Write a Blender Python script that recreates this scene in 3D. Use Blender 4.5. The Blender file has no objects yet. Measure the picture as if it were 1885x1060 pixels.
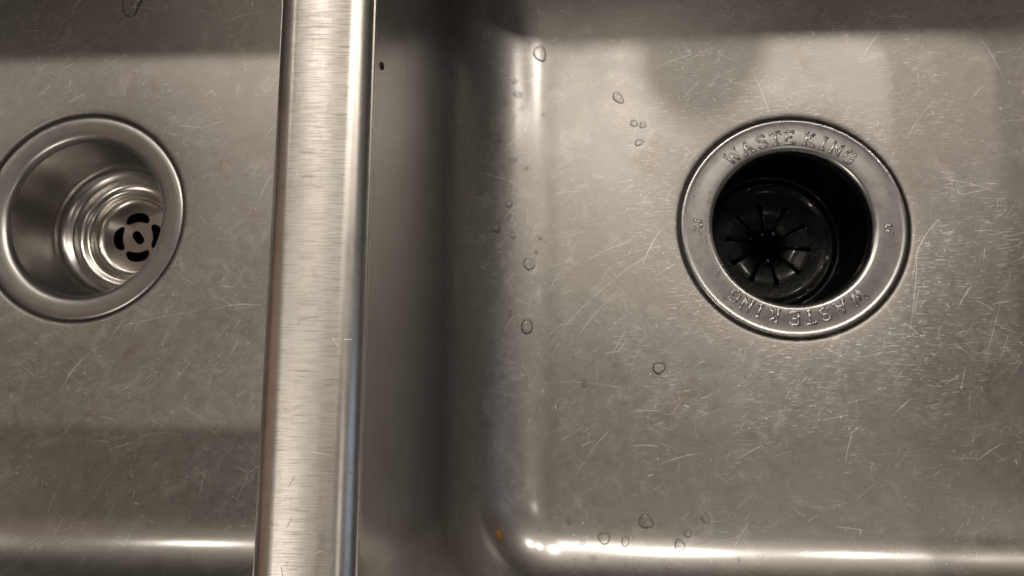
import bpy, bmesh, math, random
from mathutils import Vector, Matrix

S = bpy.context.scene
COL = S.collection
random.seed(7)
MM = 0.001

# ------------------------------------------------------------------ camera
cam_d = bpy.data.cameras.new("camera")
cam = bpy.data.objects.new("camera", cam_d)
COL.objects.link(cam)
CAM_H = 0.389
right = Vector((0.99792, 0.00533, -0.06421)).normalized()
upv = Vector((0.00380, 0.98998, 0.14113))
fwd = Vector((-0.06432, 0.14108, -0.98791)).normalized()
upv = (upv - fwd * upv.dot(fwd)).normalized()
right = fwd.cross(upv).normalized()
m = Matrix((right, upv, -fwd)).transposed().to_4x4()
m.translation = Vector((0, 0, CAM_H))
cam.matrix_world = m
cam_d.sensor_width = 36.0
cam_d.lens = 1400.0 / 1885.0 * 36.0
cam_d.clip_start = 0.01
cam_d.clip_end = 50.0
cam_d.dof.use_dof = True
cam_d.dof.focus_distance = 0.27
cam_d.dof.aperture_fstop = cam_d.lens / 0.9        # about 0.9 mm of open lens
S.camera = cam

# ------------------------------------------------------------------ world, lamps, exposure
W = bpy.data.worlds.new("World")
S.world = W
W.use_nodes = True
bg = W.node_tree.nodes["Background"]
bg.inputs[0].default_value = (1.0, 0.85, 0.70, 1)
bg.inputs[1].default_value = 0.07
S.view_settings.view_transform = 'Standard'
S.view_settings.look = 'None'
S.view_settings.exposure = 0.0
S.view_settings.gamma = 1.0

H = 190.0          # bowl depth, mm
def bulb(name, x, y, z, power, col, r=0.025):
    """a ceiling bulb or added fill, metres from the sink floor"""
    d = bpy.data.lights.new(name, 'POINT')
    d.energy = power; d.color = col; d.shadow_soft_size = r
    o = bpy.data.objects.new(name, d)
    o.location = (x, y, z)
    COL.objects.link(o)
    return o
WARM = (1.0, 0.90, 0.785)
bulb("bulb_or_fill", 0.30, 0.90, 1.5, 16.5, WARM, 0.04)
bulb("bulb_or_fill", 1.14, 0.88, 1.5, 9, WARM)
bulb("bulb_or_fill", 0.76, 0.88, 1.5, 5.5, WARM)
bulb("bulb_or_fill", -0.42, 0.92, 1.5, 11, WARM)
bulb("bulb_or_fill", -1.00, 0.90, 1.5, 5.5, WARM)
bulb("bulb_or_fill", 0.55, -0.25, 1.5, 2.6, WARM)  # added fill for the front of the right bowl, no known bulb
bulb("bulb_or_fill", -0.60, -0.68, 1.5, 13, WARM)
def panel(name, loc, target, sx, sy, power, col):
    d = bpy.data.lights.new(name, 'AREA')
    d.shape = 'RECTANGLE'; d.size = sx; d.size_y = sy
    d.energy = power; d.color = col
    o = bpy.data.objects.new(name, d)
    o.location = loc
    o.rotation_euler = (Vector(target) - Vector(loc)).to_track_quat('-Z', 'Y').to_euler()
    COL.objects.link(o)
panel("fill_panel", (0.0, 0.68, 1.5), (0, 0, 0), 0.30, 0.30, 1.7, WARM)  # soft overhead fill, added; no such fixture is known
panel("window_light", (1.6, -0.2, 0.8), (0, 0, 0.10), 0.30, 0.9, 0.95, (0.6, 0.78, 1.0))
panel("wood_bounce_light", (-1.2, 0.0, 0.55), (0, 0, 0.19), 0.7, 1.4, 0.5, (1.0, 0.5, 0.33))

# ------------------------------------------------------------------ node helpers
class N:
    def __init__(s, mat):
        mat.use_nodes = True
        s.t = mat.node_tree
        s.bsdf = s.t.nodes["Principled BSDF"]
    def new(s, typ, **kw):
        n = s.t.nodes.new(typ)
        for k, v in kw.items(): setattr(n, k, v)
        return n
    def link(s, a, b): s.t.links.new(a, b)
    def put(s, sock, v):
        if hasattr(v, 'is_output') or isinstance(v, bpy.types.NodeSocket): s.link(v, sock)
        else: sock.default_value = v
    def math(s, op, a, b=0.0, c=0.0, clamp=False):
        n = s.new('ShaderNodeMath', operation=op, use_clamp=clamp)
        s.put(n.inputs[0], a); s.put(n.inputs[1], b)
        if len(n.inputs) > 2: s.put(n.inputs[2], c)
        return n.outputs[0]
    def ramp(s, v, a, b, o0=0.0, o1=1.0, smooth=True):
        n = s.new('ShaderNodeMapRange', interpolation_type='SMOOTHSTEP' if smooth else 'LINEAR')
        s.put(n.inputs[0], v)
        n.inputs[1].default_value = a; n.inputs[2].default_value = b
        n.inputs[3].default_value = o0; n.inputs[4].default_value = o1
        return n.outputs[0]
    def mapv(s, v, scale=(1, 1, 1), loc=(0, 0, 0), rot=(0, 0, 0)):
        n = s.new('ShaderNodeMapping')
        s.link(v, n.inputs[0])
        n.inputs[1].default_value = loc; n.inputs[2].default_value = rot; n.inputs[3].default_value = scale
        return n.outputs[0]
    def noise(s, v, scale, detail=3.0, rough=0.5, dist=0.0):
        n = s.new('ShaderNodeTexNoise')
        s.link(v, n.inputs['Vector'])
        n.inputs['Scale'].default_value = scale; n.inputs['Detail'].default_value = detail
        n.inputs['Roughness'].default_value = rough; n.inputs['Distortion'].default_value = dist
        return n.outputs['Fac']
    def mix(s, f, a, b):
        n = s.new('ShaderNodeMix', data_type='RGBA')
        s.put(n.inputs[0], f); s.put(n.inputs[6], a); s.put(n.inputs[7], b)
        return n.outputs[2]
    def scratches(s, v, cell, length, width, keep, seed, angle=None, spread=3.14159, bend=0.4):
        """one straight or slightly bent scratch per cell; lengths in metres"""
        sc = 1.0 / cell
        p = s.mapv(v, (sc, sc, 0), (seed * 3.17, seed * 7.31, 0))
        vor = s.new('ShaderNodeTexVoronoi', voronoi_dimensions='2D', feature='F1')
        s.link(p, vor.inputs['Vector']); vor.inputs['Scale'].default_value = 1.0
        sub = s.new('ShaderNodeVectorMath', operation='SUBTRACT')
        s.link(p, sub.inputs[0]); s.link(vor.outputs['Position'], sub.inputs[1])
        sep = s.new('ShaderNodeSeparateColor'); s.link(vor.outputs['Color'], sep.inputs[0])
        ang = s.math('MULTIPLY_ADD', s.math('SUBTRACT', sep.outputs[0], 0.5), spread, angle or 0.0)
        rot = s.new('ShaderNodeVectorRotate', rotation_type='Z_AXIS')
        s.link(sub.outputs[0], rot.inputs['Vector']); s.link(ang, rot.inputs['Angle'])
        xyz = s.new('ShaderNodeSeparateXYZ'); s.link(rot.outputs[0], xyz.inputs[0])
        x2 = s.math('MULTIPLY', xyz.outputs[0], xyz.outputs[0])
        yb = s.math('MULTIPLY_ADD', x2, s.math('MULTIPLY', s.math('SUBTRACT', sep.outputs[1], 0.5), bend), xyz.outputs[1])
        wob = s.math('MULTIPLY', s.math('SUBTRACT', s.noise(v, 260.0, 1.0), 0.5), width * sc * 1.2)
        ay = s.math('ABSOLUTE', s.math('ADD', yb, wob))
        my = s.ramp(ay, 0.0, width * sc, 1.0, 0.0)
        L = length * sc * 0.5
        mx = s.ramp(s.math('ABSOLUTE', xyz.outputs[0]), L * 0.45, L, 1.0, 0.0)
        kp = s.math('LESS_THAN', sep.outputs[2], keep)
        amp = s.math('MULTIPLY_ADD', s.math('POWER', sep.outputs[1], 2.2), 1.15, 0.16)
        return s.math('MULTIPLY', s.math('MULTIPLY', my, mx), s.math('MULTIPLY', kp, amp))

def newmat(name):
    mt = bpy.data.materials.new(name)
    n = N(mt)
    return mt, n

# ---- worn stainless of the bowls
def bowl_steel():
    mt, n = newmat("worn_stainless")
    co = n.new('ShaderNodeTexCoord').outputs['Object']
    xyz = n.new('ShaderNodeSeparateXYZ'); n.link(co, xyz.inputs[0])
    z = xyz.outputs[2]
    front = n.ramp(xyz.outputs[1], -0.058, -0.048, 1.0, 0.0)
    of_side = n.ramp(z, 0.004, 0.048, 1.0, 0.0)
    of_front = n.ramp(z, 0.001, 0.008, 1.0, 0.0)
    mf = n.new('ShaderNodeMix', data_type='FLOAT')
    n.link(front, mf.inputs[0]); n.link(of_side, mf.inputs[2]); n.link(of_front, mf.inputs[3])
    onfloor = mf.outputs[0]
    lay = [n.scratches(co, 0.0050, 0.0044, 0.00017, 0.35, 1, angle=-0.6, spread=2.6, bend=0.2),
           n.scratches(co, 0.0075, 0.0070, 0.00020, 0.55, 2, angle=-0.7, spread=1.6, bend=0.2),
           n.scratches(co, 0.012, 0.011, 0.00026, 0.65, 3, angle=-0.5, spread=2.4, bend=0.3),
           n.scratches(co, 0.019, 0.018, 0.00030, 0.6, 4, angle=-0.6, spread=1.5, bend=0.3),
           n.scratches(co, 0.034, 0.032, 0.00036, 0.6, 5, angle=-0.55, spread=1.8, bend=0.8),
           n.scratches(co, 0.060, 0.056, 0.00034, 0.6, 6, angle=0.7, spread=2.2, bend=0.5),
           n.scratches(co, 0.088, 0.080, 0.00038, 0.6, 7, angle=-0.6, spread=1.3, bend=0.7),
           n.scratches(co, 0.0085, 0.0034, 0.00050, 0.25, 8, angle=-0.4),
           n.scratches(co, 0.0052, 0.0012, 0.00060, 0.30, 9)]
    acc = lay[0]
    for l in lay[1:]: acc = n.math('ADD', acc, l)
    pz = n.new('ShaderNodeVectorMath', operation='DISTANCE')
    pz.inputs[1].default_value = (0.135, 0.090, 0.0); n.link(co, pz.inputs[0])
    near = n.ramp(pz.outputs['Value'], 0.055, 0.160, 1.0, 0.0)
    sa = n.noise(n.mapv(co, (150.0, 1500.0, 0.0), (0, 0, 0), (0, 0, -0.75)), 1.0, 3.0, 0.6)
    sb = n.noise(n.mapv(co, (170.0, 1400.0, 0.0), (4, 9, 0), (0, 0, 0.45)), 1.0, 3.0, 0.6)
    scuff = n.math('ADD', n.ramp(sa, 0.54, 0.72), n.math('MULTIPLY', n.ramp(sb, 0.58, 0.78), 0.8))
    acc = n.math('ADD', acc, n.math('MULTIPLY', scuff, n.math('MULTIPLY_ADD', near, 0.60, 0.25)))
    acc = n.math('MULTIPLY', acc, n.math('MULTIPLY_ADD', near, 0.7, 0.75))
    patch = n.ramp(n.noise(co, 30.0, 4.0, 0.6), 0.36, 0.64, 0.15, 1.0)
    acc = n.math('MULTIPLY', acc, patch)
    acc = n.math('MULTIPLY', acc, n.math('MULTIPLY_ADD', onfloor, 0.92, 0.08), clamp=True)
    cloud = n.noise(co, 150.0, 6.0, 0.68, 0.5)
    blot = n.noise(co, 16.0, 3.0, 0.5)
    fleck = n.ramp(n.noise(co, 520.0, 2.0, 0.5), 0.60, 0.80)
    # vertical grain on the walls
    gv = n.mapv(co, (900.0, 900.0, 14.0))
    grain = n.noise(gv, 1.0, 2.0, 0.6)
    rf = n.math('ADD', 0.46, n.math('MULTIPLY', n.math('SUBTRACT', cloud, 0.5), 0.16))
    rf = n.math('ADD', rf, n.math('MULTIPLY', n.math('SUBTRACT', blot, 0.5), 0.20))
    rf = n.math('ADD', rf, n.math('MULTIPLY', acc, 0.14))
    rw = n.math('ADD', 0.25, n.math('MULTIPLY', n.math('SUBTRACT', cloud, 0.5), 0.10))
    rw = n.math('ADD', rw, n.math('MULTIPLY', front, 0.14))
    mixr = n.new('ShaderNodeMix', data_type='FLOAT')
    n.link(onfloor, mixr.inputs[0]); n.link(rw, mixr.inputs[2]); n.link(rf, mixr.inputs[3])
    n.link(mixr.outputs[0], n.bsdf.inputs['Roughness'])
    base = n.mix(n.ramp(cloud, 0.3, 0.7), (0.365, 0.35, 0.33, 1), (0.42, 0.405, 0.385, 1))
    stain = n.ramp(n.noise(co, 26.0, 4.0, 0.6, 0.8), 0.56, 0.74)
    base = n.mix(n.math('MULTIPLY', stain, 0.5), base, (0.30, 0.262, 0.22, 1))
    film = n.ramp(n.noise(co, 60.0, 6.0, 0.72, 1.2), 0.52, 0.72)
    base = n.mix(n.math('MULTIPLY', film, 0.6), base, (0.58, 0.57, 0.555, 1))
    base = n.mix(n.math('MULTIPLY', fleck, 0.35), base, (0.66, 0.63, 0.60, 1))
    base = n.mix(n.math('MULTIPLY', acc, 0.9), base, (0.97, 0.96, 0.95, 1))
    n.link(base, n.bsdf.inputs['Base Color'])
    n.bsdf.inputs['Metallic'].default_value = 1.0
    upper = n.ramp(xyz.outputs[1], 0.12, 0.170, 0.10, 1.0)
    cm = n.math('MAXIMUM', front, upper)
    n.link(n.math('MULTIPLY', n.math('MULTIPLY', n.math('MULTIPLY', cm, n.ramp(z, 0.0001, 0.0007)), n.ramp(z, 0.012, 0.034, 1.0, 0.0)), n.ramp(cloud, 0.30, 0.55, 0.75, 1.0)), n.bsdf.inputs['Coat Weight'])
    n.link(n.math('MULTIPLY_ADD', front, -0.09, 0.27), n.bsdf.inputs['Coat Roughness'])
    n.bsdf.inputs['Coat IOR'].default_value = 3.0
    hgt = n.math('ADD', n.math('MULTIPLY', acc, -0.35), n.math('MULTIPLY', cloud, n.math('MULTIPLY', onfloor, 0.5)))
    hgt = n.math('ADD', hgt, n.math('MULTIPLY', grain, n.math('MULTIPLY', n.math('SUBTRACT', 1.0, onfloor), 0.08)))
    bp = n.new('ShaderNodeBump'); bp.inputs['Strength'].default_value = 0.35; bp.inputs['Distance'].default_value = 0.00022
    n.link(hgt, bp.inputs['Height']); n.link(bp.outputs[0], n.bsdf.inputs['Normal'])
    return mt

# ---- cross-brushed divider
def divider_steel():
    mt, n = newmat("brushed_stainless")
    co = n.new('ShaderNodeTexCoord').outputs['Object']
    xyz = n.new('ShaderNodeSeparateXYZ'); n.link(co, xyz.inputs[0])
    top = n.math('MULTIPLY', n.ramp(xyz.outputs[0], -0.0765, -0.0745), n.ramp(xyz.outputs[0], -0.0600, -0.0580, 1.0, 0.0))
    fine = n.noise(n.mapv(co, (110.0, 4200.0, 0.0)), 1.0, 3.0, 0.6)
    mid = n.noise(n.mapv(co, (140.0, 1900.0, 0.0), (3, 5, 0)), 1.0, 3.0, 0.6)
    wear = n.noise(n.mapv(co, (300.0, 60.0, 300.0)), 1.0, 4.0, 0.6)
    gl = n.math('ADD', n.math('MULTIPLY', fine, 0.65), n.math('MULTIPLY', mid, 0.35))
    dark = n.ramp(gl, 0.47, 0.64)
    pits = n.scratches(co, 0.006, 0.004, 0.00014, 0.35, 11)
    pits2 = n.scratches(co, 0.014, 0.012, 0.00012, 0.3, 12)
    acc = n.math('ADD', pits, pits2, clamp=True)
    base = n.mix(n.math('MULTIPLY', dark, n.math('MULTIPLY', top, 0.7)), (0.70, 0.675, 0.64, 1), (0.30, 0.26, 0.22, 1))
    smear = n.ramp(n.noise(co, 130.0, 5.0, 0.65, 0.8), 0.48, 0.70)
    base = n.mix(n.math('MULTIPLY', smear, 0.35), base, (0.44, 0.41, 0.37, 1))
    base = n.mix(n.math('MULTIPLY', acc, 0.6), base, (0.9, 0.88, 0.86, 1))
    n.link(base, n.bsdf.inputs['Base Color'])
    n.bsdf.inputs['Metallic'].default_value = 1.0
    r = n.math('MULTIPLY_ADD', top, 0.03, 0.35)
    r = n.math('ADD', r, n.math('MULTIPLY', n.math('SUBTRACT', wear, 0.5), 0.16))
    r = n.math('ADD', r, n.math('MULTIPLY', n.math('SUBTRACT', gl, 0.5), n.math('MULTIPLY', top, 0.3)))
    n.link(r, n.bsdf.inputs['Roughness'])
    n.link(n.math('MULTIPLY', top, 0.85), n.bsdf.inputs['Anisotropic'])
    tv = n.new('ShaderNodeCombineXYZ'); tv.inputs[1].default_value = 1.0
    n.link(tv.outputs[0], n.bsdf.inputs['Tangent'])
    hg = n.math('ADD', n.math('MULTIPLY', gl, n.math('MULTIPLY', top, 0.8)), n.math('MULTIPLY', acc, -0.6))
    hg = n.math('ADD', hg, n.math('MULTIPLY', wear, 0.35))
    bp = n.new('ShaderNodeBump'); bp.inputs['Strength'].default_value = 0.4; bp.inputs['Distance'].default_value = 0.00012
    n.link(hg, bp.inputs['Height']); n.link(bp.outputs[0], n.bsdf.inputs['Normal'])
    return mt

def polished(name, col, rough, stain=None, bump=0.1, satin=0.0):
    mt, n = newmat(name)
    co = n.new('ShaderNodeTexCoord').outputs['Object']
    cl = n.noise(co, 160.0, 4.0, 0.6, 0.3)
    c = (*col, 1)
    base = n.mix(n.ramp(cl, 0.3, 0.75), tuple(x * 0.93 for x in col) + (1,), c)
    if stain:
        xyz = n.new('ShaderNodeSeparateXYZ'); n.link(co, xyz.inputs[0])
        st = n.math('MULTIPLY', n.ramp(xyz.outputs[2], stain[0], stain[1], 1.0, 0.0), n.ramp(cl, 0.25, 0.6, 0.35, 1.0))
        base = n.mix(n.math('MULTIPLY', st, stain[3]), base, (*stain[2], 1))
    n.link(base, n.bsdf.inputs['Base Color'])
    n.bsdf.inputs['Metallic'].default_value = 1.0
    n.link(n.math('ADD', rough, n.math('MULTIPLY', n.math('SUBTRACT', cl, 0.5), 0.07)), n.bsdf.inputs['Roughness'])
    sc = n.scratches(co, 0.006, 0.005, 0.00013, 0.35, 21)
    hg = n.math('ADD', n.math('MULTIPLY', n.noise(co, 700.0, 2.0), 0.6), n.math('MULTIPLY', sc, -0.6))
    bp = n.new('ShaderNodeBump'); bp.inputs['Strength'].default_value = bump; bp.inputs['Distance'].default_value = 0.0001
    n.link(hg, bp.inputs['Height']); n.link(bp.outputs[0], n.bsdf.inputs['Normal'])
    return mt

def rubber():
    mt, n = newmat("wet_black_rubber")
    co = n.new('ShaderNodeTexCoord').outputs['Object']
    cl = n.noise(co, 240.0, 4.0, 0.6)
    n.link(n.mix(cl, (0.0012, 0.0012, 0.0012, 1), (0.0035, 0.0035, 0.0033, 1)), n.bsdf.inputs['Base Color'])
    n.link(n.ramp(cl, 0.3, 0.7, 0.25, 0.5), n.bsdf.inputs['Roughness'])
    n.bsdf.inputs['Specular IOR Level'].default_value = 0.12
    bp = n.new('ShaderNodeBump'); n.bsdf.inputs['Coat Weight'].default_value = 0.10; n.bsdf.inputs['Coat Roughness'].default_value = 0.10
    bp.inputs['Strength'].default_value = 0.45; bp.inputs['Distance'].default_value = 0.0005
    n.link(cl, bp.inputs['Height']); n.link(bp.outputs[0], n.bsdf.inputs['Normal'])
    return mt

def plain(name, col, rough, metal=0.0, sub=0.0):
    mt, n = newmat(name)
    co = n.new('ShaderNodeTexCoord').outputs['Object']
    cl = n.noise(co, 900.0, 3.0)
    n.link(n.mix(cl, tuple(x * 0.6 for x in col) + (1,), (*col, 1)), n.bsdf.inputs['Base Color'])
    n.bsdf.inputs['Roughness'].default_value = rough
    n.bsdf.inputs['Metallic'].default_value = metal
    return mt

def water(name="water", ior=1.45, bent=0.18):
    """thin clear water: mirror glint by Fresnel, the rest partly bent, partly straight through"""
    mt, n = newmat(name)
    nt = n.t
    out = nt.nodes["Material Output"]
    fr = n.new('ShaderNodeFresnel'); fr.inputs['IOR'].default_value = ior
    gl = n.new('ShaderNodeBsdfGlossy'); gl.inputs['Roughness'].default_value = 0.20
    tr = n.new('ShaderNodeBsdfTransparent'); tr.inputs['Color'].default_value = (1, 1, 1, 1)
    rf = n.new('ShaderNodeBsdfRefraction'); rf.inputs['IOR'].default_value = 1.33; rf.inputs['Roughness'].default_value = 0.0
    m1 = n.new('ShaderNodeMixShader'); m1.inputs[0].default_value = bent
    n.link(tr.outputs[0], m1.inputs[1]); n.link(rf.outputs[0], m1.inputs[2])
    m2 = n.new('ShaderNodeMixShader')
    n.link(fr.outputs[0], m2.inputs[0]); n.link(m1.outputs[0], m2.inputs[1]); n.link(gl.outputs[0], m2.inputs[2])
    n.link(m2.outputs[0], out.inputs['Surface'])
    return mt

M_BOWL = bowl_steel()
M_DIV = divider_steel()
M_RING = polished("satin_steel", (0.48, 0.475, 0.465), 0.32, bump=0.15)
M_CHROME = polished("polished_steel", (0.46, 0.46, 0.455), 0.28, bump=0.08)
M_CUP = polished("drain_cup_steel", (0.44, 0.43, 0.415), 0.25, bump=0.08)
M_PLATE = polished("stained_steel", (0.74, 0.72, 0.69), 0.24, stain=(-0.0588, -0.050, (0.22, 0.14, 0.07), 0.32), bump=0.1)
M_RUBBER = rubber()
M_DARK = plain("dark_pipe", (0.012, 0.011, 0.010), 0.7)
M_RIM = plain("rim_steel", (0.5, 0.48, 0.45), 0.35, 1.0)
M_WATER = water()
M_BEAD = water("water_bead", 1.6, 0.0)
M_ORANGE = plain("orange_crumb", (0.36, 0.17, 0.025), 0.6)
M_SPECK = plain("dark_crumb", (0.035, 0.024, 0.014), 0.7)

# ------------------------------------------------------------------ object helpers
def mesh_obj(name, verts, faces, mat, parent=None, smooth=True, data=None):
    if data is None:
        data = bpy.data.meshes.new(name)
        data.from_pydata([tuple(v) for v in verts], [], faces)
        data.materials.append(mat)
        if smooth:
            data.polygons.foreach_set('use_smooth', [True] * len(data.polygons))
        data.update()
    o = bpy.data.objects.new(name, data)
    COL.objects.link(o)
    if parent: o.parent = parent
    return o
def fix_normals(o):
    bm = bmesh.new(); bm.from_mesh(o.data)
    bmesh.ops.recalc_face_normals(bm, faces=bm.faces)
    bm.to_mesh(o.data); bm.free()
def thing(name, label, cat, loc=(0, 0, 0), group=None):
    o = bpy.data.objects.new(name, None)
    o.empty_display_size = 0.02
    o.location = loc
    COL.objects.link(o)
    o['label'] = label; o['category'] = cat
    if group: o['group'] = group
    return o
def tag(o, label, cat, group=None):
    o['label'] = label; o['category'] = cat
    if group: o['group'] = group
    return o
def lathe(name, prof, mat, parent, seg=128, smooth=True):
    """prof: (radius, z) in mm, turned about the parent's axis"""
    vs, fs = [], []
    for r, z in prof:
        for i in range(seg):
            a = 2 * math.pi * i / seg
            vs.append((r * math.cos(a) * MM, r * math.sin(a) * MM, z * MM))
    for k in range(len(prof) - 1):
        for i in range(seg):
            j = (i + 1) % seg
            fs.append((k * seg + i, k * seg + j, (k + 1) * seg + j, (k + 1) * seg + i))
    o = mesh_obj(name, vs, fs, mat, parent, smooth)
    return o
def arc(cx, cz, r, a0, a1, n):
    return [(cx + r * math.cos(math.radians(a0 + (a1 - a0) * i / n)), cz + r * math.sin(math.radians(a0 + (a1 - a0) * i / n))) for i in range(n + 1)]

# ------------------------------------------------------------------ the sink
sink = thing("kitchen_sink", "scratched double bowl stainless steel sink with brushed divider between its two drains", "sink")
XR0, XR1 = -53.4, 290.0      # right bowl walls, mm
XL0, XL1 = -445.0, -81.2     # left bowl walls
Y0, Y1 = -98.0, 275.0
RC, RB = 54.0, 18.0          # front and back corner radii
RS, RFR = 48.0, 38.0         # floor fillet radii: side walls, front and back walls
RD = (119.0, 87.3)           # drain centres
LD = (-262.0, 96.5)

def outline(x0, x1, y0, y1, inset, per=20, side=28):
    pts = []
    xa, xb, ya, yb = x0 + inset, x1 - inset, y0 + inset, y1 - inset
    rb, rc = RB - inset, RC - inset
    cs = [((xb - rb, yb - rb), 0, rb), ((xa + rb, yb - rb), 90, rb), ((xa + rc, ya + rc), 180, rc), ((xb - rc, ya + rc), 270, rc)]
    for c in range(4):
        (cx, cy), a0, rc = cs[c]
        per_ = per if c > 1 else 6
        arcp = [(cx + rc * math.cos(math.radians(a0 + 90 * i / per_)), cy + rc * math.sin(math.radians(a0 + 90 * i / per_))) for i in range(per_ + 1)]
        pts += arcp
        (nx, ny), na, nr = cs[(c + 1) % 4]
        q = (nx + nr * math.cos(math.radians(na)), ny + nr * math.sin(math.radians(na)))
        p = arcp[-1]
        pts += [(p[0] + (q[0] - p[0]) * k / side, p[1] + (q[1] - p[1]) * k / side) for k in range(1, side)]
    return pts
def bowl(x0, x1, dc, wall_top):
    rim_pts = outline(x0, x1, Y0, Y1, 0)
    in_pts = outline(x0, x1, Y0, Y1, 1.0)
    nrm = [(b[0] - a[0], b[1] - a[1]) for a, b in zip(rim_pts, in_pts)]
    def back(y):
        t = min(1.0, max(0.0, (y - 190.0) / 72.0)); t = t * t * (3 - 2 * t)
        return t
    rad = []
    for p, q in zip(rim_pts, nrm):
        t = back(p[1])
        rad.append((RS * q[0] * q[0] + RFR * q[1] * q[1]) * (1 - t) + 9.0 * t)
    vs, fs = [], []
    loops = []
    def loop(fn):
        loops.append(len(vs))
        vs.extend(fn(p, q, r) for p, q, r in zip(rim_pts, nrm, rad))
    loop(lambda p, q, r: (p[0] * MM, p[1] * MM, wall_top * MM))
    for z in (140.0, 90.0, 60.0):
        loop(lambda p, q, r: (p[0] * MM, p[1] * MM, z * MM))
    for i in range(0, 33):
        a = math.pi / 2 * i / 32
        c, s_ = 1 - math.cos(a), 1 - math.sin(a)
        loop(lambda p, q, r: ((p[0] + q[0] * r * c) * MM, (p[1] + q[1] * r * c) * MM, r * s_ * MM))
    pts = [(v[0] / MM, v[1] / MM) for v in vs[loops[-1]:]]
    n = len(pts)
    # floor: from the fillet's foot in to the dished drain seat
    base = pts
    for t in (0.15, 0.3, 0.5, 0.7, 0.85):
        loops.append(len(vs))
        for p in base:
            ang = math.atan2(p[1] - dc[1], p[0] - dc[0])
            q = (dc[0] + 100 * math.cos(ang), dc[1] + 100 * math.sin(ang))
            vs.append(((p[0] + (q[0] - p[0]) * t) * MM, (p[1] + (q[1] - p[1]) * t) * MM, 0.0))
    dish = [(100, 0), (95, -.02), (90, -.06), (85, -.12), (80, -.21), (76, -.31), (72, -.44), (69, -.56), (66, -.70), (64, -.82), (62.6, -.92), (61, -1.02), (60, -1.13), (59.3, -1.3), (58.9, -1.55), (58.6, -1.95), (58.45, -2.5), (58.35, -3.4), (58.3, -4.4), (57.8, -5.2), (56, -5.4), (51, -5.5)]
    for r, z in dish:
        loops.append(len(vs))
        for p in base:
            ang = math.atan2(p[1] - dc[1], p[0] - dc[0])
            vs.append(((dc[0] + r * math.cos(ang)) * MM, (dc[1] + r * math.sin(ang)) * MM, z * MM))
    for k in range(len(loops) - 1):
        a, b = loops[k], loops[k + 1]
        for i in range(n):
            j = (i + 1) % n
            fs.append((a + i, a + j, b + j, b + i))
    o = mesh_obj("bowl", vs, fs, M_BOWL, sink)
    fl_ = [p for p in o.data.polygons if abs(p.center.z) < 1e-7 and p.area > 1e-6]
    if sum(p.normal.z for p in fl_) < 0: o.data.flip_normals()
    return o
# the divider: left roll-over, crowned brushed top, right roll-over
RL, RR = 6.8, 6.4
zl, zr = H - RL, H - RR - 0.8
prof = arc(XL1 + RL, H - RL, RL, 180, 97, 14)
xa, xb = prof[-1][0], XR0 - RR + RR * math.cos(math.radians(78))
za = prof[-1][1]
zb = H - 0.8 - RR + RR * math.sin(math.radians(78))
for i in range(1, 16):
    t = i / 16
    prof.append((xa + (xb - xa) * t, za + (zb - za) * t + 0.55 * 4 * t * (1 - t) * 0.6))
prof += arc(XR0 - RR, H - 0.8 - RR, RR, 78, 0, 18)
vs, fs = [], []
NY = 60
ya, yb = Y0 + RC - 30, Y1 - RC + 30
for k in range(NY + 1):
    y = ya + (yb - ya) * k / NY
    for x, z in prof:
        vs.append((x * MM, y * MM, z * MM))
P = len(prof)
for k in range(NY):
    for i in range(P - 1):
        a = k * P + i
        fs.append((a, a + 1, a + P + 1, a + P))
div = mesh_obj("divider", vs, fs, M_DIV, sink)
fix_normals(div)
if div.data.polygons[P // 2].normal.z < 0: div.data.flip_normals()

bowl_r = bowl(XR0, XR1, RD, H - RR - 0.8)
bowl_r['label'] = "right bowl with water drops"
bowl_l = bowl(XL0, XL1, LD, H - RL)
bowl_l['label'] = "left bowl with dry scratched floor"

# the deck round the bowls, outside the picture, that shades them
bm = bmesh.new()
def ring(pts, z):
    v = [bm.verts.new((p[0] * MM, p[1] * MM, z * MM)) for p in pts]
    return [bm.edges.new((v[i], v[(i + 1) % len(v)])) for i in range(len(v))]
e = ring([(-500, -160), (345, -160), (345, 380), (-500, 380)], H - 5)
e += ring(outline(XR0 + .01, XR1, Y0, Y1, 0), H - 5)
e += ring(outline(XL0, XL1 - .01, Y0, Y1, 0), H - 5)
bmesh.ops.triangle_fill(bm, use_beauty=True, use_dissolve=False, edges=e)
me = bpy.data.meshes.new("rim"); bm.to_mesh(me); bm.free()
me.materials.append(M_RIM)
rim = bpy.data.objects.new("rim", me); COL.objects.link(rim); rim.parent = sink

# unseen chrome post added to shade the back of the right bowl
fa = thing("shade_post", "unseen chrome post added on the deck behind the right bowl to cast shade", "shade_caster", (0.116, 0.312, (H - 5) * MM))
lathe("post_foot", [(0.01, 12), (20, 12), (30, 9), (34, 4), (34, 0)], M_CHROME, fa, 48)
lathe("post_top", [(0.01, 112), (10, 111), (20, 107), (26, 99), (28, 86), (26, 66), (21, 48), (20, 12)], M_CHROME, fa, 48)

# ------------------------------------------------------------------ left drain with its strainer
sd = thing("sink_drain", "steel basket drain with slotted strainer in the left bowl", "drain", (LD[0] * MM, LD[1] * MM, -0.9 * MM))
fl = [(57.0, -4.2), (57.2, -2.6), (57.0, -1.9), (56.4, -1.5), (55.4, -1.35)]
fl += [(53, -1.5), (50, -1.75), (47.5, -1.95), (45.8, -2.2)]
fl += arc(45.8, -5.2, 3.0, 90, 0, 12)[1:]
fl += [(42.8 + 5.9 - 5.9, -7.0)]
fl = fl[:-1] + [(48.75, -6.5)]
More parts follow.
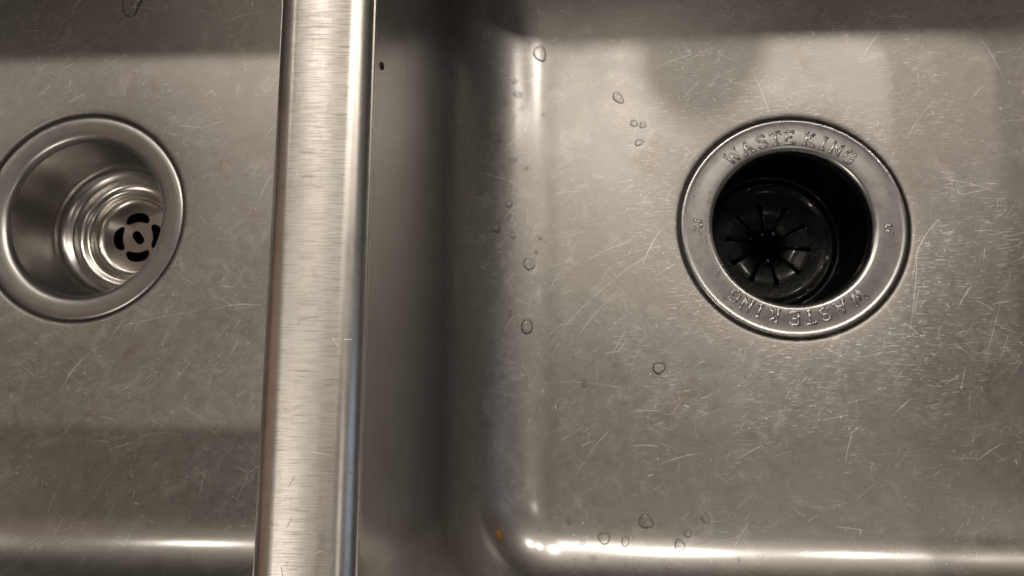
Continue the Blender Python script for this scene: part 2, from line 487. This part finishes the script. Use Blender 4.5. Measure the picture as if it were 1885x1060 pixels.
# lip bends inwards: rebuild the inner part cleanly
fl = [(57.0, -4.2), (57.2, -2.6), (57.0, -1.9), (56.4, -1.5), (55.4, -1.35), (53, -1.5), (50, -1.75), (47.8, -2.0)]
fl += [(46.3 + 0, -2.35), (45.2, -2.95), (44.4, -3.8), (43.9, -4.8), (43.6, -6.0)]
lathe("flange", fl, M_RING, sd)
cup = [(43.6, -6.0), (43.2, -15), (42.6, -26), (41.8, -36)] + arc(41.8 - 9.5, -36, 9.5, 0, -68, 14)[1:] + [(34.6, -45.6)]
cup = [p for p in cup if p[0] >= 34.6]
lathe("cup", cup, M_CUP, sd)
step = [(34.6, -45.6), (33.6, -46.8), (32.7, -49.2), (31.4, -50.5), (29.4, -50.5), (28.0, -50.3), (26.8, -51.2), (25.9, -53.6), (24.8, -55.8), (23.0, -57.0), (21.2, -57.2)]
lathe("strainer_seat", step, M_PLATE, sd)
# slotted plate
def slot(cx, cy, L, Wd, ang, curve=0.0, n=8):
    pts = []
    hl = L / 2 - Wd / 2
    for i in range(n + 1):
        a = math.radians(-90 + 180 * i / n); pts.append((hl + Wd / 2 * math.cos(a), Wd / 2 * math.sin(a)))
    for k in (0.5, 0.0, -0.5): pts.append((hl * k, Wd / 2))
    for i in range(n + 1):
        a = math.radians(90 + 180 * i / n); pts.append((-hl + Wd / 2 * math.cos(a), Wd / 2 * math.sin(a)))
    for k in (-0.5, 0.0, 0.5): pts.append((hl * k, -Wd / 2))
    pts = [(x, y - curve * x * x) for x, y in pts]
    c, s = math.cos(ang), math.sin(ang)
    return [(cx + x * c - y * s, cy + x * s + y * c) for x, y in pts]
holes = []
for k in range(4):
    a = math.radians(90 + 90 * k + 4)
    holes.append(slot(12.6 * math.cos(a), 12.6 * math.sin(a), 15.0, 6.0, a - math.pi / 2, 0.045))
holes.append(slot(0.3, -0.2, 9.6, 5.6, math.radians(-52)))
bm = bmesh.new()
ed = []
def ring2(pts, z):
    v = [bm.verts.new((p[0] * MM, p[1] * MM, z * MM)) for p in pts]
    return v, [bm.edges.new((v[i], v[(i + 1) % len(v)])) for i in range(len(v))]
outer = [(21.2 * math.cos(2 * math.pi * i / 96), 21.2 * math.sin(2 * math.pi * i / 96)) for i in range(96)]
_, ee = ring2(outer, -57.2); ed += ee
hv = []
for h_ in holes:
    v, ee = ring2(h_, -57.2); ed += ee; hv.append(v)
bmesh.ops.triangle_fill(bm, use_beauty=True, use_dissolve=False, edges=ed)
for f in bm.faces:
    if f.normal.z < 0: f.normal_flip()
for v in hv:
    lo = [bm.verts.new((q.co.x * 0.985, q.co.y * 0.985, q.co.z - 0.0012)) for q in v]
    for i in range(len(v)):
        j = (i + 1) % len(v)
        bm.faces.new((v[i], v[j], lo[j], lo[i]))
me = bpy.data.meshes.new("strainer_plate"); bm.to_mesh(me); bm.free(); me.materials.append(M_PLATE)
o = bpy.data.objects.new("strainer_plate", me); COL.objects.link(o); o.parent = sd
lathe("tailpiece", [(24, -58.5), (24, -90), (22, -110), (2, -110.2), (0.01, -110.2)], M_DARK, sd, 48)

# ------------------------------------------------------------------ right drain: waste disposer
gd = thing("garbage_disposal", "embossed steel drain ring with black rubber splash guard in the right bowl", "garbage disposal", (RD[0] * MM, RD[1] * MM, -0.9 * MM))
fl = [(56.4, -4.2), (56.9, -2.8), (57.1, -1.5), (57.0, -0.8), (56.7, -0.45), (56.2, -0.3), (55.5, -0.35), (54.8, -0.55), (54.0, -0.68)]
fl += [(50, -0.75), (46, -0.85), (43.2, -0.95), (42.2, -1.1)]
fl += [(41.5, -1.5), (40.8, -1.9), (40.35, -2.6), (40.1, -3.6), (40.0, -5.0), (39.9, -8.0)]
lathe("flange", fl, M_CHROME, gd)
lathe("throat", [(39.9, -8.0), (39.5, -9.0), (39.5, -40), (39.2, -46)], M_RUBBER, gd)
lathe("splash_guard", [(39.2, -46), (38.5, -46.5), (37, -46.2), (35.5, -45.2), (34.2, -45.3), (33, -46.6), (30, -47.2), (26, -47.6), (24.0, -47.7)], M_RUBBER, gd)
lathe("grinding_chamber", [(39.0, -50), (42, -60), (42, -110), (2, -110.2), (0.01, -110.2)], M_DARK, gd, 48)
# the ten flaps between the slits, drooping to the middle
NF = 10
rnd_f = random.Random(12)
for k in range(NF):
    a0 = 2 * math.pi * (k + 0.27) / NF
    half = math.pi / NF
    rs = [24.2, 23.6, 23.0, 22.3, 21.6, 21.0, 18, 15, 12, 9.5, 7.6]
    droop = [-47.7, -47.72, -47.76, -47.8, -47.9, -48.0, -48.6, -49.5, -50.7, -52.1, -53.5 - rnd_f.random() * 1.8]
    q_ = rnd_f.uniform(0.14, 0.3)
    gaps = [0.05, 0.6, 1.0, 1.05, 0.8, q_, q_, q_, q_ * 1.2, 0.5, 1.3]
    tw = random.uniform(-0.5, 0.5)
    vs, fs = [], []
    C_ = 9
    for r, z, g in zip(rs, droop, gaps):
        gh = half - g / r
        for c in range(C_):
            u = -1 + 2 * c / (C_ - 1)
            a = a0 + gh * u
            fall = (24.2 - r) / 16.6
            vs.append((r * math.cos(a) * MM, r * math.sin(a) * MM, (z - 0.35 * u * u * fall + tw * u * fall) * MM))
    for i in range(len(rs) - 1):
        for c in range(C_ - 1):
            q = i * C_ + c
            fs.append((q, q + 1, q + C_ + 1, q + C_))
    nV = len(vs)
    f = mesh_obj("rubber_flap", vs, fs, M_RUBBER, gd)
    fix_normals(f)
    so = f.modifiers.new("thickness", 'SOLIDIFY'); so.thickness = 0.0016; so.offset = -1
    if f.data.polygons[0].normal.z < 0: f.data.flip_normals()

# raised lettering on the ring: each letter a set of bevelled ribs with slab serifs
GL = {
 'W': (7.0, [((-3.1, 3.2), (-1.6, -3.2)), ((-1.6, -3.2), (0, 2.2)), ((0, 2.2), (1.6, -3.2)), ((1.6, -3.2), (3.1, 3.2)), ((-3.9, 3.3), (-2.2, 3.3)), ((2.2, 3.3), (3.9, 3.3))]),
 'A': (6.0, [((-2.4, -3.1), (0, 3.2)), ((0, 3.2), (2.4, -3.1)), ((-1.5, -0.9), (1.5, -0.9)), ((-3.2, -3.2), (-1.5, -3.2)), ((1.5, -3.2), (3.2, -3.2))]),
 'S': (5.0, [((2.0, 2.0), (1.2, 3.1)), ((1.2, 3.1), (-1.2, 3.1)), ((-1.2, 3.1), (-2.1, 1.9)), ((-2.1, 1.9), (-1.4, 0.5)), ((-1.4, 0.5), (1.4, -0.5)), ((1.4, -0.5), (2.1, -1.9)), ((2.1, -1.9), (1.2, -3.1)), ((1.2, -3.1), (-1.2, -3.1)), ((-1.2, -3.1), (-2.1, -2.0))]),
 'T': (5.4, [((-2.7, 3.2), (2.7, 3.2)), ((0, 3.2), (0, -3.1)), ((-1.1, -3.25), (1.1, -3.25)), ((-2.7, 3.2), (-2.7, 2.0)), ((2.7, 3.2), (2.7, 2.0))]),
 'E': (4.8, [((-1.9, 3.2), (-1.9, -3.2)), ((-2.5, 3.2), (2.2, 3.2)), ((-1.9, 0.1), (1.2, 0.1)), ((-2.5, -3.2), (2.2, -3.2)), ((2.2, 3.2), (2.2, 2.1)), ((2.2, -3.2), (2.2, -2.1))]),
 'K': (5.4, [((-1.8, 3.2), (-1.8, -3.2)), ((-1.8, -0.3), (2.0, 3.1)), ((-0.5, 0.8), (2.2, -3.1)), ((-2.7, 3.25), (-0.9, 3.25)), ((-2.7, -3.25), (-0.9, -3.25)), ((1.4, -3.25), (3.0, -3.25))]),
 'I': (3.0, [((0, 3.2), (0, -3.2)), ((-1.1, 3.25), (1.1, 3.25)), ((-1.1, -3.25), (1.1, -3.25))]),
 'N': (5.4, [((-2.0, -3.2), (-2.0, 3.2)), ((-2.0, 3.1), (2.0, -3.1)), ((2.0, -3.2), (2.0, 3.2)), ((-2.8, -3.25), (-1.2, -3.25)), ((1.2, 3.25), (2.8, 3.25))]),
 'G': (5.4, [((2.1, 2.0), (1.2, 3.1)), ((1.2, 3.1), (-1.0, 3.1)), ((-1.0, 3.1), (-2.2, 1.8)), ((-2.2, 1.8), (-2.2, -1.8)), ((-2.2, -1.8), (-1.0, -3.1)), ((-1.0, -3.1), (1.2, -3.1)), ((1.2, -3.1), (2.1, -2.0)), ((2.1, -2.0), (2.1, -0.3)), ((2.1, -0.3), (0.7, -0.3))]),
 'mark': (4, [((-1.6, 1.4), (-1.6, -1.6)), ((-1.6, -1.6), (0.2, -1.6)), ((1.2, 1.4), (2.6, 1.4)), ((1.2, -0.2), (2.2, -0.2)), ((1.2, 1.4), (1.2, -1.8))]),
}
def letter_mesh(ch):
    vs, fs = [], []
    for k, (p, q) in enumerate(GL[ch][1]):
        p, q = Vector(p), Vector(q)
        d = (q - p).normalized(); nrm = Vector((-d.y, d.x))
        p2, q2 = p - d * 0.15, q + d * 0.15
        z1 = 0.42 + 0.010 * k
        wb, wt = 0.74, 0.36
        b = len(vs)
        for (pt, e_) in ((p2, -1), (q2, 1)):
            for w, z, ex in ((-wb, -0.2, 0.25), (-wb, 0.05, 0.22), (-wt, z1, 0), (wt, z1, 0), (wb, 0.05, 0.22), (wb, -0.2, 0.25)):
                c = pt + nrm * w + d * e_ * ex
                vs.append((c.x * MM, c.y * MM, z * MM))
        for i in range(5):
            fs.append((b + i, b + i + 1, b + 6 + i + 1, b + 6 + i))
        fs.append((b, b + 1, b + 2, b + 3, b + 4, b + 5)); fs.append((b + 6, b + 11, b + 10, b + 9, b + 8, b + 7))
    me = bpy.data.meshes.new("letter"); me.from_pydata(vs, [], fs)
    bm = bmesh.new(); bm.from_mesh(me); bmesh.ops.recalc_face_normals(bm, faces=bm.faces)
    bmesh.ops.bevel(bm, geom=[e for e in bm.edges if all(v.co.z > 0.0003 for v in e.verts)], offset=0.00014, segments=2, affect='EDGES')
    bm.to_mesh(me); bm.free()
    me.polygons.foreach_set('use_smooth', [True] * len(me.polygons))
    me.materials.append(M_CHROME)
    return me
LM = {c: letter_mesh(c) for c in GL}
def put_letter(ch, deg, r=47.4, flip=False, name="letter"):
    o = bpy.data.objects.new(name, LM[ch]); COL.objects.link(o)
    a = math.radians(deg)
    o.location = (r * math.cos(a) * MM, r * math.sin(a) * MM, -0.8 * MM)
    o.rotation_euler = (0, 0, a - math.pi / 2)
    o.parent = gd
for ch, deg in zip("WASTEKING", (128, 117, 107, 98, 89.5, 77, 68, 59.5, 50)): put_letter(ch, deg)
for ch, deg in zip("WASTEKING", (-50.5, -62.5, -73, -82.5, -91.5, -104, -113, -121.5, -130.5)): put_letter(ch, deg, 47.6)
for deg in (178, -2): put_letter('mark', deg, 48.0, name="raised_mark")

# ------------------------------------------------------------------ water drops
def surf(x, y):
    """height and normal of the right bowl at (x, y) mm"""
    dx, dy = x - XR0, y - Y0
    if dx < RC and dy < RC and (dx < RC - 0.01):
        v = Vector((RC - dx, RC - dy)); d = RC - v.length; nd = v.normalized()
    elif dx < dy: d, nd = dx, Vector((1, 0))
    else: d, nd = dy, Vector((0, 1))
    R = RS * nd.x * nd.x + RFR * nd.y * nd.y
    if d >= R: return 0.0, Vector((0, 0, 1))
    d = max(d, 0.05)
    z = R - math.sqrt(R * R - (R - d) ** 2)
    s = (R - d) / R
    return z, Vector((nd.x * s, nd.y * s, math.sqrt(1 - s * s)))
def drop_mesh(rx, ry, hgt, seed, seg=28, rings=9):
    rnd = random.Random(seed)
    ph = [rnd.uniform(0, 6.28) for _ in range(3)]
    am = [rnd.uniform(0.03, 0.13), rnd.uniform(0.02, 0.08), rnd.uniform(0.01, 0.05)]
    vs, fs = [(0, 0, hgt * MM)], []
    for k in range(1, rings + 1):
        t = math.pi / 2 * k / rings
        rr, z = math.sin(t), math.cos(t)
        z = hgt * (z ** 0.85)
        for i in range(seg):
            a = 2 * math.pi * i / seg
            f = 1 + rr * (am[0] * math.cos(2 * a + ph[0]) + am[1] * math.cos(3 * a + ph[1]) + am[2] * math.cos(5 * a + ph[2]))
            vs.append((rx * rr * f * math.cos(a) * MM, ry * rr * f * math.sin(a) * MM, z * MM))
    for i in range(seg): fs.append((0, 1 + i, 1 + (i + 1) % seg))
    for k in range(rings - 1):
        for i in range(seg):
            a, b = 1 + k * seg + i, 1 + k * seg + (i + 1) % seg
            fs.append((a, a + seg, b + seg, b))
    last = 1 + (rings - 1) * seg
    c = len(vs); vs.append((0, 0, 0))
    for i in range(seg): fs.append((c, last + (i + 1) % seg, last + i))
    me = bpy.data.meshes.new("water_drop"); me.from_pydata(vs, [], fs)
    me.polygons.foreach_set('use_smooth', [k < len(fs) - seg for k in range(len(fs))])
    me.materials.append(M_WATER)
    return me
BIG = {
 0: "large water drop beside the brightest glare at the top of the right bowl",
 16: "slanted long water drop below the glare, nearest the dark shadow at the top",
 17: "left one of two touching water drops upper left of the embossed ring",
 18: "right one of two touching water drops upper left of the embossed ring",
 19: "small water drop just below the pair of touching drops",
 2: "round water drop right of the upper bead pair on the bluish curved edge",
 3: "round dark topped water drop left in the upper cluster by the divider",
 12: "single round water drop below the upper cluster on the bluish curved edge",
 24: "water drop highest in the cluster halfway down beside the divider wall",
 25: "long slanted water drop nearest the divider wall halfway down",
 26: "water drop lowest right in the cluster halfway down beside the divider wall",
 27: "flat egg shaped water drop alone on the dark floor left of the drain ring",
 28: "tall water drop with a bright white glint left of the drain, standing alone",
 29: "wide water drop alone below the embossed ring on the open floor",
 34: "faint narrow water drop in the dark patch below left of the drain ring",
 38: "largest flat water drop above the bright front glare line",
 39: "leftmost water drop sitting on the upper edge of the front glare line",
 40: "narrow water drop on the front glare line, just right of its leftmost drop",
 41: "dark topped water drop pointing down across the front glare line",
 42: "small tilted water drop just above the drop that crosses the front glare line",
 43: "rightmost flat faint water drop above the front glare line",
 1: "flat water bead right under the big top drop, above the rest of the cluster",
 4: "round tiny water bead highest of the short column below the upper bead cluster",
 5: "flat tiny water bead in the middle of the short column below the upper bead cluster",
 6: "tiny water bead lowest in the short column below the upper bead cluster",
 7: "tiny water bead straight below the round dark topped drop",
 8: "tiny water bead between the round dark topped drop and the divider wall, the nearer one",
 9: "faint two part water bead lower left of the round dark topped drop",
 10: "faint dark water bead on the wall foot nearest the divider, beside the upper cluster",
 11: "small bright water bead alone right of the upper cluster on the lit floor",
 13: "water bead below the single round drop, the largest in its row",
 14: "tiny water bead just under the single round drop",
 15: "tiny water bead lowest of the upper cluster on the lit floor edge",
 20: "small dark water bead at the very top left, left of the glare",
 21: "tiny dark dot of water on the curved edge left of the upper cluster",
 22: "tiny water bead left of the largest bead below the single round drop",
 23: "tiny water bead on the wall foot, farthest left of its row",
 30: "small water bead just below the highest drop of the middle cluster",
 31: "faint upright water bead on the dark wall foot halfway down",
 32: "tiny water bead just above the highest drop of the middle cluster",
 33: "tiny slanted water bead right of the middle cluster, above the egg shaped drop",
 35: "faint slanted water bead upper left of the tall glinting drop",
 36: "tiny water bead close above the flat egg shaped drop",
 37: "tiny faint water bead on the dark curved edge lower left of the egg drop",
 44: "small water bead at the bottom edge below the leftmost drop of the front glare",
 45: "small water bead just under the glare line below its leftmost drop",
 46: "tiny water bead farthest left under the front glare line",
 47: "small water bead on the upper edge of the glare, left of its leftmost drop",
 48: "small upright water bead alone above the left part of the front glare",
 50: "small water bead at the bottom edge right of the wide short drop",
 51: "tiny water bead just under the glare line, right of all the larger drops",
 52: "small water bead farthest right at the bottom edge of the right bowl",
 53: "tiny water bead nearest the orange crumb, just above the glare",
 54: "tiny water bead close right of the narrow drop on the front glare line",
 55: "tiny water bead up and right of the orange crumb, the higher of two there",
 56: "upper of two tiny water beads below the narrow drop on the glare",
 57: "lower of two tiny water beads below the narrow drop on the glare",
 49: "wide short water drop below the front glare line with two white glints",
}
DROPS = [(-10.9,183.1,3.33,4.58,0),(-24.1,166.5,1.93,1.24,10),(-22.6,159.1,2.2,1.65,0),(-30.4,153.8,2.18,1.91,0),(-21.2,151.4,0.97,0.83,0),(-23.7,147.5,1.24,0.69,10),(-24.8,144.3,0.96,0.82,0),(-30.1,140.7,1.09,0.82,0),(-37.0,139.9,0.81,0.67,0),(-40.4,144.6,1.07,1.33,0),(-44.8,159.1,0.79,1.18,0),(-8.8,149.2,1.25,0.97,20),(-32.7,133.1,2.04,1.9,0),(-24.7,122.7,2.06,1.37,15),(-32.7,126.3,0.82,0.82,0),(-18.0,118.9,1.11,0.97,0),(30.7,157.5,2.22,3.89,40),(38.8,143.2,1.94,1.81,0),(43.3,142.2,1.67,1.81,0),(41.2,132.7,2.22,1.81,20),(-38.4,181.1,0.94,0.94,0),(-42.3,154.9,0.53,0.66,0),(-39.4,117.7,0.67,0.67,0),(-43.6,137.4,0.66,0.66,0),(-26.8,99.0,2.19,1.92,30),(-32.6,85.6,1.9,3.26,-25),(-24.8,82.5,1.79,1.65,0),(-16.4,67.8,3.05,3.32,20),(-17.5,35.4,3.04,4.15,0),(49.1,14.6,3.61,2.78,0),(-26.8,92.1,1.37,1.1,0),(-43.6,93.1,1.06,1.98,-20),(-28.7,104.9,1.09,0.96,0),(-10.6,81.8,1.39,0.97,-30),(11.7,6.9,1.39,2.08,0),(-25.9,41.5,1.1,1.51,-20),(-12.8,74.2,0.83,0.83,0),(-41.2,54.1,0.8,1.07,0),(41.1,-60.5,3.89,4.17,30),(20.6,-68.6,3.05,3.6,0),(30.8,-69.7,2.08,3.05,0),(56.9,-71.2,2.9,3.46,0),(61.2,-65.5,2.36,1.94,30),(70.1,-58.5,2.5,2.92,40),(16.4,-82.6,1.36,1.23,0),(15.1,-77.0,1.37,1.24,0),(6.4,-77.9,0.96,0.82,0),(10.2,-70.5,1.38,1.52,0),(3.6,-61.0,1.11,1.67,0),(51.4,-80.3,2.05,1.23,15),(64.2,-82.4,1.23,1.09,0),(84.5,-76.6,0.96,1.1,0),(90.0,-81.6,1.36,1.09,0),(-10.3,-65.2,0.97,0.83,0),(35.1,-68.1,0.83,0.83,0),(-6.5,-59.4,0.83,0.97,0),(30.8,-79.9,0.96,0.96,0),(29.6,-82.4,0.95,1.09,0)]
def put_drop(x, y, z, nrm, me, spin, name="water_drop"):
    o = bpy.data.objects.new(name, me); COL.objects.link(o)
    q = Vector((0, 0, 1)).rotation_difference(nrm)
    o.rotation_mode = 'QUATERNION'
    from mathutils import Quaternion
    o.rotation_quaternion = q @ Quaternion((0, 0, 1), math.radians(spin))
    o.location = Vector((x, y, z)) * MM - nrm * 0.00003
    return o
for i, (x, y, rx, ry, sp) in enumerate(DROPS):
    z, nrm = surf(x, y)
    if y < 0: rx, ry = rx * 0.88, ry * 0.88
    hgt = 0.48 * min(rx, ry) + 0.12
    if i in (27, 34, 38, 43): hgt *= 0.6
    o = put_drop(x, y, z, nrm, drop_mesh(rx, ry, hgt, 100 + i), sp)
    tag(o, BIG[i], "water drop", "water drops in the right bowl")
# one large drop in the left bowl
o = put_drop(-241.9, 219.9, 0, Vector((0, 0, 1)), drop_mesh(6.2, 8.0, 2.0, 5), 0)
tag(o, "large oval water drop cut off by the top of the picture in the left bowl", "water drop")
# beads on the embossed ring and the rubber flaps
rnd = random.Random(21)
bead = [drop_mesh(1, 1, 0.62, 300 + k, 14, 5) for k in range(3)]
for b_ in bead: b_.materials[0] = M_BEAD
def put_bead(x, y, z, r, label, group):
    o = bpy.data.objects.new("water_bead", bead[rnd.randrange(3)]); COL.objects.link(o)
    o.location = ((RD[0] + x) * MM, (RD[1] + y) * MM, (z - 0.9) * MM - 0.00002); o.scale = (r, r, r)
    o.rotation_euler = (0, 0, rnd.uniform(0, 6))
    tag(o, label, "water drop", group)
for k in range(62):
    a = math.radians(rnd.choice([rnd.gauss(178, 12), rnd.gauss(205, 16), rnd.gauss(226, 8), rnd.gauss(160, 9)]))
    r = rnd.uniform(43.4, 53.2)
    put_bead(r * math.cos(a), r * math.sin(a), -0.8, rnd.choice((0.3, 0.4, 0.45, 0.6, 0.8)), "pinhead water bead on the left side of the embossed drain ring", "water beads on the drain ring")
for x, y, r in ((106.1, 129.8, 1.3), (106.5, 123.6, 1.1), (107.9, 119.4, 1.2), (148.9, 114.7, 1.1), (123.7, 94.3, 1.6), (117.3, 94.0, 1.0), (106.6, 93.5, 0.9), (119.6, 78.2, 1.2), (104.1, 76.5, 0.9), (110.2, 91.5, 0.8), (108.1, 77.7, 0.8), (140.5, 58.5, 1.3), (130, 88, 0.6), (126, 70, 0.7), (134, 104, 0.6)):
    x -= RD[0]; y -= RD[1]
    rr = math.hypot(x, y)
    z = -47.6 if rr > 21 else -47.9 - (21 - rr) * 0.40
    if rr > 33.5: x, y = x * 33.8 / rr, y * 33.8 / rr; z = -45.2
    put_bead(x, y, z + 0.1, r, "white glinting water bead on the black rubber splash guard", "water beads on the rubber guard")

# ------------------------------------------------------------------ crumbs
def crumb(name, a, b, c, mat, seed):
    rnd = random.Random(seed)
    bm = bmesh.new()
    bmesh.ops.create_icosphere(bm, subdivisions=2, radius=1.0)
    for v in bm.verts:
        f = 1 + rnd.uniform(-0.14, 0.14)
        v.co = Vector((v.co.x * a * f, v.co.y * b * f, v.co.z * c * f)) * MM
    me = bpy.data.meshes.new(name); bm.to_mesh(me); bm.free()
    me.materials.append(mat)
    me.polygons.foreach_set('use_smooth', [True] * len(me.polygons))
    o = bpy.data.objects.new(name, me); COL.objects.link(o)
    return o
o = crumb("food_crumb", 1.7, 3.0, 0.9, M_ORANGE, 3)
z, nrm = surf(-30.2, -66.2)
o.location = (-30.2 * MM, -66.2 * MM, (z + 0.5) * MM); o.rotation_euler = (0, 0, math.radians(25))
tag(o, "small orange food crumb in the near left corner of the right bowl", "crumb")
o = crumb("food_speck", 0.35, 1.2, 1.7, M_SPECK, 4)
o.location = (XR0 * MM + 0.0002, 0.0980, 0.1754)
tag(o, "tiny dark brown speck stuck on the divider wall", "speck")
